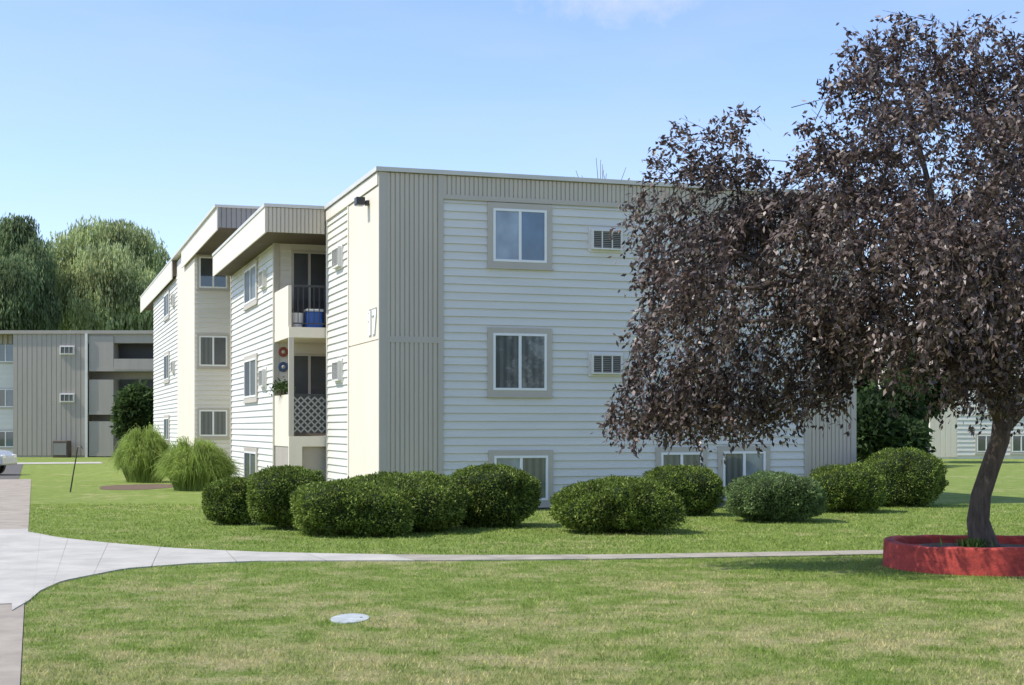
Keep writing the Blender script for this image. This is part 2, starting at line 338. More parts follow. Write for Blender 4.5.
# balconies
BW=-.93; BF=5.72
for k,zf in enumerate((4.2,1.55)):
    g=MB(); g.box(BW-.02,1.48,BF+.0,RV-.05,zf-.25,zf); slab=g.build('balcony',M['beige'],B)
    MB().box(BW-.02,BW+.06,BF+.12,RV-.06,zf,zf+1.02).build('side_panel',M['beige'],slab)
    g=MB()
    g.box(BW+.1,1.4,BF+.03,BF+.07,zf+.98,zf+1.03).box(BW+.1,1.4,BF+.03,BF+.07,zf+.08,zf+.11)
    if k==0:
        x=BW+.2
        while x<1.4: g.box(x,x+.018,BF+.04,BF+.058,zf+.11,zf+.98); x+=.13
    g.build('railing',M['blackmetal'],slab)
    if k==1:
        MB().box(BW+.1,1.4,BF+.05,BF+.06,zf+.11,zf+.97).build('screen_cloth',M['blackmetal'],slab)
        g=MB(lambda s,t,z:(s,BF+.03-t,z)); x=BW+.1; hz=.85; z0=zf+.1; cell=.17; s=x-hz
        while s<1.35:
            for dr in (0,1):
                pts=[(s,z0),(s+hz,z0+hz)] if dr==0 else [(s,z0+hz),(s+hz,z0)]
                (a,b),(c_,d_)=pts
                def at(ss): return b+(d_-b)*(ss-a)/(c_-a)
                A=max(a,x); C=min(c_,1.35)
                if C-A>.02:
                    t=.004 if dr==0 else .016; hw=.026
                    g.quad((A,t,at(A)-hw),(C,t,at(C)-hw),(C,t,at(C)+hw),(A,t,at(A)+hw))
            s+=cell
        g.build('lattice_screen',M['lattice'],slab)
        MB().box(BW-.02,BW+.10,BF,BF+.12,zf,3.95).build('post',M['trim'],slab)
    g=MB(fB); g.frame(ud,1.45,zf,zf+2.12,.06,0,.07); g.box(ud+.44,ud+.50,.0,.065,zf+.06,zf+2.06); d=g.build('sliding_door',M['trim'],B)
    MB(fB).box(ud+.06,ud+.44,0,.02,zf+.06,zf+2.06).build('pane',M['gl_dark'],d); MB(fB).box(ud+.5,1.39,0,.03,zf+.06,zf+2.06).build('pane',M['gl_dark'],d)
MB().box(BW,1.48,BF+.15,RV-.05,0,1.3).build('base_wall',M['taupe'],B)
MB().box(BW-.02,BW+.3,BF,BF+.1,0,1.3).build('post',M['beige'],B)
# block C
CV=23.0; CU=-1.4; TC=8.55
cu0,cu1=u_at(193,CV),.58
fC=wmap('f',CV)
MB(fC).lap(cu0+.05,cu1,.2,7.85,.17).build('siding',M['siding_tan'],B)
for (y0,y1,pa,pb) in ((290,255,'gl_dark','gl_dark'),(368,334,'gl_curt','gl_dark'),(438,408,'gl_curt','gl_curt')):
    window(B,fC,u_at(197,CV),u_at(229,CV),z_at(y0,-1,CV),z_at(y1,-1,CV),pa,pb,.07)
c=MB(); c.box(-1.5,WID-.1,15.6,27,7.88,TC-.08); c.build('roof_overhang',M['soffit'],B)
MB(wmap('f',15.6)).ribs(-1.53,4,7.86,TC-.08,.15).build('fascia',M['grey'],B)
MB(wmap('l',-1.5)).box(15.55,27,0,.035,7.78,TC-.08).build('fascia',M['fascia'],B)
MB().box(-1.60,WID,15.52,VE+.02,TC-.08,TC).build('coping',M['coping'],B)
MB(wmap('l',CU+.02)).box(CV+.02,29.8,0,.04,.1,7.9).build('smooth_panel',M['beige'],B)
MB(wmap('l',CU+.02)).lap(29.8,VC,.2,7.9,.17).build('siding',M['siding'],B)
MB(wmap('l',-1.55)).box(30.5,VE,0,.035,7.72,TC-.08).build('fascia',M['fascia'],B)
MB().box(-1.55,-.1,30.5,VE,7.85,TC-.09).build('roof_overhang',M['soffit'],B)
lC=wmap('l',CU+.02)
for z0,z1 in ((6.4,7.6),(3.7,5.0),(1.1,2.3)): window(B,lC,33.5,36,z0,z1,'gl_curt','gl_dark')
for z in (6.7,4.0): ac(B,lC,31,z,.75,.46,.14)
MB(wmap('l',-.2)).lap(VC,VE,.2,7.8,.2).build('siding',M['siding'],B)
# ------------------------------------------------------------ balcony things
b1=thing('storage_bin','blue plastic bin with pale lid on the upper balcony','bin',W(-.25,6.3,4.2),ANG)
g=MB(); g.box(-.2,.2,-.17,.17,0,.42); g.build('tub',M['blue'],b1,bevel=.03); MB().box(-.22,.22,-.19,.19,.42,.48).build('lid',M['white'],b1,bevel=.015)
b2=thing('bucket','white bucket beside the blue bin on the upper balcony','bucket',W(-.66,6.3,4.2),ANG)
MB().cyl((0,0,0),.13,.38,16,.16).build('tub',M['white'],b2); MB().tube([(-.15,0,.36),(-.1,0,.46),(0,0,.5),(.1,0,.46),(.15,0,.36)],[.008]*5,6).build('handle',M['blackmetal'],b2)
for i,(py,mt,lb) in enumerate(((352,'ornred','round red ornament hanging on the lower balcony wall, upper of two'),(367,'ornblue','round blue ornament hanging on the lower balcony wall, lower of two'))):
    u=u_at(283,RV); o=thing('wall_ornament',lb,'ornament',W(u,RV-.05,z_at(py,u,RV)),ANG,'round ornaments on the lower balcony wall')
    g=MB(); g.tube([(0,0,0),(0,-.03,0)],[.13,.12],20); g.build('disc',M[mt],o)
    g=MB(); g.tube([(0,-.03,0),(0,-.05,0)],[.05,.03],12); g.build('boss',M['trim'],o)
pp=thing('hanging_plant','small potted plant with trailing leaves on the lower balcony side panel','plant',W(BW+.02,7.0,2.57),ANG)
MB().cyl((0,0,0),.09,.16,14,.12).build('pot',M['potbrown'],pp)
N=420; C=rng.normal(size=(N,3))*np.array([.12,.24,.09])+np.array([0,0,.2]); leaves('foliage',C,rng.normal(size=(N,3))+[0,0,-.3],.08,.045,M['darkgreen'],pp)
# ------------------------------------------------------------ distant building left
YL=90.0; sx=lambda px:(px-512)/F*YL; sz=lambda py:H+(HOR-py)/F*YL
D=thing('apartment_building','far three storey apartment block with grey taupe ribbed panel at the left edge','building',(0,0,0))
MB().box(sx(-150),sx(195),YL+.01,YL+12,0,7.55).build('wall',M['taupe'],D)
fd=wmap('f',YL)
MB(fd).lap(sx(-150),sx(20),.2,6.85,.3,.03).build('siding',M['siding'],D)
MB(wmap('f',YL-1.2)).ribs(sx(20),sx(92),.1,7.4,.3,.05,.04).build('ribbed_panel',M['taupe'],D)
MB().box(sx(20)+.01,sx(92)-.01,YL-1.2,YL,0,7.4).build('wall',M['taupe'],D)
MB(fd).ribs(sx(-150),sx(20),6.85,7.4,.3,.05,.3).build('fascia',M['taupe'],D)
MB(fd).box(sx(92),sx(195),-0.1,1.2,6.85,7.4).build('fascia',M['taupe'],D)
MB().box(sx(-152),sx(197),YL-1.35,YL+12,7.4,7.6).build('coping',M['taupe'],D)
for (y0,y1) in ((363,342),(408,388),(448,430)):
    window(D,fd,sx(-8),sx(19.5),sz(y0),sz(y1),'gl_dark','gl_skyrefl',.06); window(D,fd,sx(-60),sx(-30),sz(y0),sz(y1),'gl_dark','gl_skyrefl',.06)
for py in (355,402): ac(D,wmap('f',YL-1.25),sx(67),sz(py),.8,.45,.13)
for zf in (5.35,2.75,.25):
    bal=MB().box(sx(95),sx(195),YL-1.3,YL-.1,zf-.2,zf).build('balcony',M['taupe'],D)
    MB().box(sx(95),sx(119),YL-1.28,YL-.1,zf,zf+1.9).build('wall_panel',M['taupe'],D)
    if zf>1: MB().box(sx(119.5),sx(195),YL-1.32,YL-1.22,zf-.1,zf+.55).build('parapet',M['taupe'],bal)
    MB().box(sx(120),sx(175),YL-.12,YL-.02,zf,zf+1.95).build('sliding_door',M['scrdark'],D)  # dark sheet painted in for the shade inside the balcony recess
MB().box(sx(91.5),sx(94),YL-1.4,YL-1.3,0,7.4).build('post',M['siding'],D)
e=thing('utility_box','dark utility box at the foot of the far ribbed wall','box',(sx(72),YL-2.0,0))
MB().box(-.45,.45,-.4,.4,0,1.0).build('cabinet',M['soffit'],e,bevel=.04); MB().box(-.38,.38,-.43,-.4,.15,.85).build('grille',M['screen'],e)
# distant building right
YR=84.0; rx=lambda px:(px-512)/F*YR
R_=thing('apartment_building','far white sided apartment block with tan corner seen under the purple tree','building',(0,0,0))
fr=wmap('f',YR)
MB().box(rx(930),rx(1300),YR+.01,YR+12,0,7.4).build('wall',M['siding_tan'],R_)
MB(fr).ribs(rx(930),rx(957),.1,7.3,.3,.05,.03).build('ribbed_panel',M['beige'],R_)
MB(fr).lap(rx(957),rx(1300),.2,6.8,.25,.04).build('siding',M['siding'],R_)
MB(fr).box(rx(957),rx(1300),0,.08,6.8,7.3).build('fascia',M['tan'],R_)
MB().box(rx(929),rx(1301),YR-.1,YR+12,7.3,7.45).build('coping',M['coping'],R_)
for a in (975,1010,1060,1120):
    for z0,z1 in ((.3,1.45),(2.5,3.9),(5.2,6.5)): window(R_,fr,rx(a),rx(a+22),z0,z1,'gl_dark','gl_curt',.1)
# ------------------------------------------------------------ trees
def cloud(lobes,nclump,nleaf,spread,shell=.5):
    L=np.array([l[:3] for l in lobes]); R=np.array([l[3:6] for l in lobes]); w=(R.prod(1))**(2/3); w/=w.sum()
    idx=rng.choice(len(lobes),nclump,p=w); d=unit(rng.normal(size=(nclump,3))); r=shell+(1-shell)*rng.random((nclump,1))**.6
    C=L[idx]+d*R[idx]*r
    pts=np.repeat(C,nleaf,0)+np.clip(rng.normal(size=(nclump*nleaf,3)),-1.7,1.7)*spread
    return C,pts,np.repeat(d,nleaf,0)
def limbs(base,tops,r0,mat,par,n=7,name='trunk',mid=.45):
    m=MB(); base=Vector(base)
    fork=base.lerp(Vector(tops[0]),mid); fork.x=base.x+(fork.x-base.x)*.4; fork.y=base.y+(fork.y-base.y)*.4
    m.tube([base-Vector((0,0,.1)),base+Vector((0,0,.3)),base.lerp(fork,.5),fork],[r0*1.35,r0*1.05,r0*.9,r0*.8],n+3)
    for t in tops:
        t=Vector(t); k=fork.lerp(t,.5)+Vector((0,0,.15*(t-fork).length)); m.tube([fork-Vector((0,0,.2)),k,t],[r0*.5,r0*.3,r0*.07],n)
    return m.build(name,mat,par,smooth=True)
def tree(name,label,x,y,h,lobes,mat,nclump,nleaf,spread,L,Wd,droop=-.2,group=None,bark='bark2',shell=.5,r0=.35,cat='tree',strand=0):
    o=thing(name,label,cat,(x,y,0),0,group)
    C,pts,d=cloud(lobes,nclump,nleaf,spread,shell)
    if strand:
        q=rng.integers(0,4,len(pts)); off=rng.normal(size=(nclump,4,2))*spread[0]; ci=np.repeat(np.arange(nclump),nleaf)
        pts=np.repeat(C,nleaf,0); dz=rng.random(len(pts))*strand*np.repeat(.5+rng.random(nclump),nleaf); pts[:,:2]+=off[ci,q]+rng.normal(size=(len(pts),2))*.05; pts[:,2]-=dz-.2
    D_=d*(.6 if not strand else .25)+rng.normal(size=d.shape)*(.6 if not strand else .35)+np.array([0,0,droop])
    leaves('crown',pts,D_,L*(.7+.6*rng.random(len(pts))),Wd,mat,o)
    tops=[Vector(l[:3]) for l in lobes]; limbs((0,0,0),tops,r0,M[bark],o); return o
def lob(px,py,rpx,rpz,Y,x0,y0,dy=0,ry=None):
    p=P(px,py,Y+dy); k=Y/F; return (p.x-x0,p.y-y0,p.z,rpx*k,(ry if ry else rpx*k),rpz*k)
YW=118.0
def bgtree(name,label,cpx,lobs,mat,n,nl,sp,L,Wd,droop,Y,r0=.4,group='trees behind the far apartment block',strand=0):
    x0=(cpx-512)/F*Y; return tree(name,label,x0,Y,0,[lob(a,b,c,d,Y,x0,Y,e) for a,b,c,d,e in lobs],mat,n,nl,sp,L,Wd,droop,group,r0=r0,strand=strand)
bgtree('willow_tree','broad pale green willow with drooping branches behind the far left block',108,[(96,232,26,17,0),(126,236,26,18,1),(70,248,22,20,-2),(148,256,20,22,1),(105,264,32,24,-4),(70,284,22,26,-3),(100,300,26,26,-5),(135,290,24,24,-4),(158,296,16,26,-2),(52,306,18,20,0),(118,318,50,16,2)],M['willow'],2600,36,(.34,.34,.55),.40,.10,-2.0,YW,strand=2.8)
bgtree('willow_tree','darker narrow willow at the left edge of the picture',18,[(16,230,16,18,0),(-8,250,20,26,2),(36,256,14,22,-2),(14,276,20,22,-4),(42,298,14,22,-2),(-2,300,24,26,-3),(22,316,20,16,-1)],M['green'],1800,34,(.34,.34,.5),.40,.10,-1.9,YW-6,strand=2.4)
bgtree('shrub_tree','dark round shrub beside the far left balconies',137,[(137,405,17,18,0),(130,420,14,18,0),(145,425,12,18,0)],M['darkgreen'],350,18,.18,.3,.16,-.1,80,.12,'garden shrubs')
bgtree('background_tree','green tree with shade painted into its leaves, behind the right end of the building',880,[(872,425,14,20,0),(895,412,20,22,2),(872,430,16,16,-1),(888,441,32,12,0)],M['shadegreen'],700,22,.3,.35,.18,-.1,66,.3,'trees behind the building')
bgtree('background_tree','green tree right of the dark one, before the far white block',925,[(925,385,22,24,0),(940,375,22,22,1),(915,370,25,26,2)],M['shadegreen'],420,20,.3,.4,.2,-.1,74,.25,'trees behind the building')
for i,(px,Y,py,lb) in enumerate(((760,120,345,'green tree far behind the building, left of its neighbour'),(840,130,335,'green tree far behind the right corner of the building'),(1010,140,320,'green tree far behind the white block'),(1120,130,330,'green tree off the right edge'))):
    bgtree('background_tree',lb,px,[(px,py+30,50,35,0),(px-30,py+50,40,30,2),(px+30,py+52,40,30,-2)],M['darkgreen'],500,20,.5,.8,.4,-.1,Y,.35,'trees behind the building')
xb=(602-512)/F*58; o=thing('bare_tree','leafless treetop poking above the roof','tree',(xb,58,0))
m=MB(); m.tube([(0,0,0),(0,0,5),(.1,0,9.5)],[.2,.15,.06],8)
for k in range(60):
    a=random.uniform(-.9,.9); z=random.uniform(8.5,9.9); h=random.uniform(1.2,2.4)*(1-.3*abs(a)); yy=random.uniform(-.6,.6)
    m.tube([(0.05,0,z-1),(a*.8,yy*.6,z+h*.4),(a*1.5+random.uniform(-.2,.2),yy,z+h+.3)],[.03,.018,.009],4)
m.build('trunk',M['bark2'],o)
# ------------------------------------------------------------ feature purple tree
YT=18.65; XT=(984-512)/F*YT
T=thing('purple_leaf_tree','large purple leaved tree growing in the red ring planter','tree',(XT,YT,0))
lobs=[(925,75,70,60,0),(885,54,42,42,.3),(985,76,75,65,.5),(1045,106,80,80,0),(865,140,65,70,-.8),(960,180,90,85,-1.6),(940,190,95,95,1.8),
 (1040,240,110,105,-1),(1060,230,110,110,1.6),(865,240,85,80,-1.4),(850,275,75,60,1.4),(960,285,90,70,-2.0),(975,310,80,55,1.5),(1040,330,90,55,-1),(900,320,75,45,-.6),
 (825,185,40,45,-.5),(740,125,18,30,-.2),(706,152,42,42,-.2),(725,215,55,48,.2),(696,245,60,50,-.5),(780,235,52,50,.9),(774,205,36,32,0),(745,185,34,38,-.4),(674,290,40,42,0),(730,305,66,52,-1),(790,315,64,48,-.5),
 (650,345,30,40,.1),(685,378,50,34,-.2),(750,382,60,36,.4),(630,408,22,24,0),(820,365,50,34,-.4),(658,200,22,32,0),(665,405,34,22,.2),(720,408,44,20,-.4),(790,400,40,18,0),
 (1140,200,110,120,0),(1180,300,110,90,.8),(1120,320,90,60,-1),(1110,110,70,60,.5),(985,385,55,30,-1.0),(1030,390,55,28,0)]
LB=[lob(a,b,c,d,YT,XT,YT,e,max(.6,c*YT/F*1.1)) for a,b,c,d,e in lobs]
LBa=np.array(LB); w=(LBa[:,3:6].prod(1))**(.58); w/=w.sum()
NT=6000; idx=rng.choice(len(LB),NT,p=w); d=unit(rng.normal(size=(NT,3))); r=.3+.74*rng.random((NT,1))**.55
Cc=LBa[idx,:3]+d*LBa[idx,3:6]*r
out=unit(Cc-np.array([0,0,3.6])); 
droop=np.where(Cc[:,2:3]>4.8,.0,-.95)
tw=unit(out*.8+rng.normal(size=(NT,3))*.45+np.concatenate([np.zeros((NT,2)),droop],1))
TL=.24+.34*rng.random((NT,1))
wx=Cc[:,0]+tw[:,0]*TL[:,0]*.6+XT; wy=Cc[:,1]+YT; wz=Cc[:,2]+tw[:,2]*TL[:,0]*.6
ax=(wx/wy*F+512); ay=HOR-(wz-H)/wy*F
top=np.interp(ax,[600,640,665,700,735,748,758,775,785,795,806,822,850,900,930,1000,1100],[180,155,125,102,84,98,132,168,160,132,100,54,32,4,20,8,36])
left=np.interp(ay,[90,110,130,160,200,250,300,350,385,405,440],[724,688,660,640,630,630,630,630,618,602,594])
jit=rng.normal(size=NT)*9
gap=np.array([noise.noise(Vector(c_)*1.15+Vector((4,8,2))) for c_ in Cc])   # thin patches between the sprays
ok=(ay>top+8+jit)&(ax>left+4+jit)&(gap>-.20+.10*rng.normal(size=NT))
Cc,tw,TL=Cc[ok],tw[ok],TL[ok]; NT=len(Cc)
NL=26
tt=rng.random((NT,NL,1)); base=Cc[:,None,:]+tw[:,None,:]*TL[:,None,:]*tt; base[:,:,2:3]-=.15*tt*tt
base=base+rng.normal(size=base.shape)*.036
ld=tw[:,None,:]*.5+rng.normal(size=base.shape)*.7+np.array([0,0,-.45])
pts=base.reshape(-1,3)
ex=[(q-984)/F*YT for q in (560,640,700,800,825,870,940,965,1000,1200)]; ez=[H+(HOR-q)*YT/F for q in (440,443,444,440,420,410,420,438,432,430)]
zmin=np.interp(Cc[:,0],ex,ez)+.05+rng.normal(size=NT)*.14
keep=pts[:,2]>np.repeat(zmin,NL)
leaves('crown',pts[keep],ld.reshape(-1,3)[keep],(.058+.048*rng.random(len(pts)))[keep],(.028+.019*rng.random(len(pts)))[keep],M['plum'],T)
kt=(Cc[:,2]+tw[:,2]*TL[:,0]-.1)>zmin
e1=(Cc-tw*.2)[kt]; e2=(Cc+tw*TL*.8)[kt]; sd=(unit(np.cross(tw,rng.normal(size=tw.shape)))*.006)[kt]
bulk('twigs',np.stack([e1-sd,e1+sd,e2+sd*.3,e2-sd*.3],1),4,M['plumtwig'],T)
m=MB()
def tp(px,py,dy=0):
    p=P(px,py,YT+dy); return Vector((p.x-XT,p.y-YT,p.z))
m.tube([tp(984,560),tp(983,542),tp(978,520),tp(981,495),tp(990,468),tp(1000,440),tp(1003,415)],[.27,.18,.142,.125,.12,.12,.12],12)
br=[[(1002,425,0),(985,385,-.2),(940,345,-.5),(880,310,-.6),(800,280,-.6),(720,245,-.3),(690,190,-.2)],
    [(1003,430,0),(1000,370,.2),(960,290,.3),(930,190,.3),(905,90,.2),(890,55,.2)],
    [(1003,425,0),(1030,370,0),(1060,290,0),(1080,180,0),(1085,110,0)],
    [(1003,430,0),(1040,390,.5),(1100,340,.8),(1160,290,.9)],
    [(980,382,-.2),(920,345,-.8),(850,325,-1.0),(770,320,-1.0),(700,325,-.7),(655,350,-.3)],
    [(990,400,0),(940,320,1.0),(870,260,1.0),(800,250,.8),(745,215,.2),(732,150,0)],
    [(1003,420,0),(1010,340,-1.0),(1000,230,-1.4),(990,120,-.6)],
    [(880,310,-.6),(850,235,-.6),(848,180,-.3),(870,120,0)],[(800,280,-.6),(740,290,-1),(680,280,-.2),(650,300,0)]]
for b in br:
    pp_=[tp(*q) for q in b]; r0=.08 if b[0][1]>400 else .045; k=len(pp_)
    m.tube(pp_,[r0*(1-i/(k-.8)) +.004 for i in range(k)],7)
m.build('trunk',M['bark'],T,smooth=True)
# ring planter
Rr=1.23; pl=thing('ring_planter','low red painted ring planter around the purple tree','planter',(XT,YT,0))
g=MB(); st=96; ids=[]
for q in range(st):
    a=2*PI*q/st; ca,sa=math.cos(a),math.sin(a); j=.010*math.sin(5*a+1)+.006*math.sin(17*a); hh=.325+.010*math.sin(3*a)+.005*math.sin(11*a)
    ids.append([g.P(ca*rr,sa*rr,z) for rr,z in ((Rr+.01+j,0),(Rr+j,hh-.02),(Rr+j-.02,hh),(Rr-.13+j,hh),(Rr-.15+j,hh-.02),(Rr-.15+j,0))])
for q in range(st):
    A=ids[q]; B_=ids[(q+1)%st]
    for s_ in range(6): g.f.append([A[s_],B_[s_],B_[(s_+1)%6],A[(s_+1)%6]])
g.build('ring_wall',M['red'],pl)
g=MB(); nr=8; n=48; prev=None
for r_ in range(nr+1):
    rr=1.11*(1-r_/nr)+.001; ring=[g.P(math.cos(2*PI*k/n)*rr,math.sin(2*PI*k/n)*rr,.22+.05*(r_/nr)+.02*noise.noise(Vector((math.cos(2*PI*k/n)*rr*5,math.sin(2*PI*k/n)*rr*5,3)))) for k in range(n)]
    if prev:
        for k in range(n): g.f.append([prev[k],prev[(k+1)%n],ring[(k+1)%n],ring[k]])
    prev=ring
g.build('soil',M['mulch'],pl,smooth=True)
wd=thing('weed_tuft','tuft of green weeds at the foot of the purple tree trunk','weeds',(XT-.22,YT-.2,.24))
N=160; C=np.concatenate([rng.normal(size=(N,2))*.08,np.zeros((N,1))],1); leaves('foliage',C,rng.normal(size=(N,3))*.4+[0,0,1],.15,.025,M['yew'],wd)
# ------------------------------------------------------------ clipped shrubs
def shrub(x0,x1,yt,yb,label,mat='yew',N=15000,ry=None,seed=0,sq=2.7):
    Yf=F*H/(yb-HOR-2); rX0=(x1-x0)/2/F*Yf; rY=ry or min(rX0,1.25)*.9; Yc=Yf+rY; rX=(x1-x0)/2/F*Yc; xc=((x0+x1)/2-512)/F*Yc
    zt=H+(HOR-yt)/F*(Yc-.1); o=thing('clipped_shrub',label,'shrub',(xc,Yc,0),0,'clipped shrubs around the building')
    zc=zt*.50; rzt=zt-zc; rzb=zc-.02
    def surf(D):
        ax=np.abs(D)/np.array([rX,rY,1.0]); rz=np.where(D[:,2]>0,rzt,rzb); ax[:,2]=np.abs(D[:,2])/rz
        t=(ax[:,0]**sq+ax[:,1]**sq+ax[:,2]**sq)**(-1/sq)
        lump=[]
        for d,tt_ in zip(D,t):
            q=Vector(d)*float(tt_)
            lump.append(noise.noise(q*1.4+Vector((seed*7.1,3,1)))*.20+noise.noise(q*3.4+Vector((seed*3.1,9,1)))*.13+noise.noise(q*8+Vector((seed,9,1)))*.07)
        return D*(t*(1+np.array(lump)-.04))[:,None]+np.array([0,0,zc])
    D_=rng.normal(size=(N,3))*np.array([rX,rY,max(rzt,.5)]); D_=unit(D_); Pp=surf(D_)
    nrm=unit((Pp-np.array([0,0,zc]))/np.array([rX**2,rY**2,rzt**2]))
    k=1-.11*rng.random((N,1))**1.6+.02*rng.random((N,1)); Pc=(Pp-[0,0,zc])*k+[0,0,zc]; Pc[:,2]=np.maximum(Pc[:,2],.02)
    leaves('foliage',Pc,nrm*.7+rng.normal(size=(N,3))*.6+[0,0,.2],.033+.033*rng.random(N),.018+.011*rng.random(N),M[mat],o)
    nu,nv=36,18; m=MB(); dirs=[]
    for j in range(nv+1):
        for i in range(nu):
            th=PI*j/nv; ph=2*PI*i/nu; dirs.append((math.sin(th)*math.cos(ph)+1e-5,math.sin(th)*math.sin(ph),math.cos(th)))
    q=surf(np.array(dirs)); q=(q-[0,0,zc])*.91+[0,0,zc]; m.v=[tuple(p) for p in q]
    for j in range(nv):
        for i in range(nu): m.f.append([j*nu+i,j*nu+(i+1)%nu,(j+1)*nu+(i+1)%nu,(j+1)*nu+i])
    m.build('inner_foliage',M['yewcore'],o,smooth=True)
    s=MB()
    for q_ in range(5):
        a=q_*1.3; s.tube([(.08*math.cos(a),.08*math.sin(a),0),(.3*rX*math.cos(a),.3*rY*math.sin(a),.35)],[.035,.02],6)
    s.build('stem',M['bark'],o); return o
sh=[(202,262,480,528,'small dark clipped shrub, leftmost of the row','yew',12000),
(250,326,468,533,'dark round clipped shrub second from the left','yew',16000),
(293,415,484,541,'broad sunlit clipped shrub third from the left, joined to its right neighbour','yew',25000),
(332,470,475,537,'widest clipped shrub, fourth from the left, in front of the ribbed corner','yew',29000),
(443,538,468,531,'round clipped shrub below the leftmost ground floor window','yew',20000),
(552,677,481,538,'low broad clipped shrub in the middle of the lawn edge','yew',26000),
(637,719,466,519,'dark clipped shrub against the wall behind the low broad one','yew',16000),
(723,823,472,526,'paler blue green clipped shrub below the rightmost ground floor window','yew2',20000),
(808,887,466,516,'dark clipped shrub before the right ribbed corner','yew',16000),
(860,945,450,510,'tall clipped shrub just past the right corner of the building','yew',18000)]
for i,s_ in enumerate(sh): shrub(*s_[:4],s_[4],s_[5],s_[6],seed=i+1)
# ------------------------------------------------------------ fountain grass
def fgrass(px,yb,w,h,label,N=9500):
    b=G(px,yb); o=thing('ornamental_grass',label,'ornamental grass',b,0,'clumps of ornamental grass')
    R=w/2/F*b.y; hz=h/F*b.y
    a=rng.random(N)*2*PI; ca,sa=np.cos(a),np.sin(a); q=rng.random(N)**.6
    sec=1+.10*np.sin(3*a+px)+.08*np.sin(7*a+1)
    rad=R*(.25+.75*q)*(.7+.42*rng.random(N))*sec; top=hz*np.sqrt(np.maximum(0,1-(q*.90)**3))*(.68+.34*rng.random(N))*(2-sec)
    r0=.55*R*q; base=np.stack([ca*r0,sa*r0,np.zeros(N)],1)
    def pt(f,zz): return np.stack([ca*(r0+(rad-r0)*f),sa*(r0+(rad-r0)*f),zz],1)
    m1=pt(.3,top*.75); m2=pt(.7,top*1.02); m3=pt(1.0,top*(.95-.45*q*rng.random(N)))
    j=rng.normal(size=(N,3))*.06; m1=m1+j*.5; m2=m2+j; m3=m3+j*2.0
    t=np.stack([-sa,ca,np.zeros(N)],1)*.010; t2=unit(rng.normal(size=(N,3)))*.010
    V=np.stack([base-t,base+t,m1+t2,m1-t2, m1-t2,m1+t2,m2+t2*.8,m2-t2*.8, m2-t2*.8,m2+t2*.8,m3+t2*.2,m3-t2*.2],1)
    bulk('blades',V,4,M['fountain'],o)
fgrass(196,490,78,44,'larger clump of arching ornamental grass against the building'); fgrass(144,482,62,47,'ornamental grass clump left of the larger one')
mp=[]
for k in range(28):
    a=2*PI*k/28; c_=G(140,487); mp.append((c_.x+math.cos(a)*1.2*(1+.15*math.sin(3*a)),c_.y+math.sin(a)*2.2,0))
sheet('mulch_bed',mp,.006,M['mulch'],'brown mulch bed around the ornamental grass')
a=G(70,492); t_=P(78,447,a.y-.3); o=thing('garden_stake','thin dark metal stake leaning in the grass by the walkway','stake',a)
m=MB(); q=t_-a; m.tube([(0,0,-.05),q*.5,q,q+Vector((.08,0,.03)),q+Vector((.13,0,-.05))],[.022,.018,.016,.013,.01],6); m.build('rod',M['blackmetal'],o)
p=G(350,619); o=thing('utility_cover','pale round utility cover set in the lawn','cover',p)
g=MB(); n=28; prev=None
for rr,z in ((.175,0),(.175,.010),(.165,.013),(.0001,.014)):
    ring=[g.P(rr*math.cos(2*PI*k/n),rr*1.9*math.sin(2*PI*k/n),z) for k in range(n)]
    if prev: 
        for k in range(n): g.f.append([prev[k],prev[(k+1)%n],ring[(k+1)%n],ring[k]])
    prev=ring
g.build('cap',M['cover'],o); MB().cyl((0.1,0,.010),.012,.010,8).build('bolt',M['grey'],o)
# car at left edge
cp=P(-2,478,54); o=thing('parked_car','silver car parked at the left edge, only its tip in view','car',(cp.x-2.0,54.9,0),0)
prof=[(-2.1,.35),(-2.15,.75),(-2.0,.95),(-1.5,1.0),(-1.0,1.40),(.35,1.42),(1.0,1.02),(1.85,.88),(2.12,.7),(2.15,.38)]
g=MB(); A=[g.P(x,-.85,z) for x,z in prof]; A2=[g.P(x,.85,z) for x,z in prof]; g.f.append(A); g.f.append(A2[::-1])
for k in range(len(prof)): g.f.append([A[k],A[(k+1)%len(prof)],A2[(k+1)%len(prof)],A2[k]])
bd=g.build('body',M['carpaint'],o,bevel=.06)
for sy in (-.853,.853):
    g=MB(); g.f.append([g.P(x,sy,z) for x,z in ((-1.35,1.0),(-.92,1.33),(.3,1.35),(.85,1.03))]); g.build('side_window',M['gl_dark'],o)
g=MB(); g.quad((.42,-.72,1.40),(.42,.72,1.40),(.98,.76,1.05),(.98,-.76,1.05)); w_=g.build('windscreen',M['gl_dark'],o); w_.location=(.012,0,.012)
for sx_ in (-1.35,1.35):
    for sy in (-.78,.78):
        w_=MB().tube([(sx_,sy-.11,.33),(sx_,sy+.11,.33)],[.33,.33],20).build('wheel',M['rubber'],o); MB().tube([(sx_,sy-.12,.33),(sx_,sy+.12,.33)],[.19,.19],16).build('rim',M['coping'],w_)
for sy in (-.6,.6): MB().box(2.02,2.13,sy-.17,sy+.17,.62,.76).build('headlight',M['white'],o,bevel=.03)
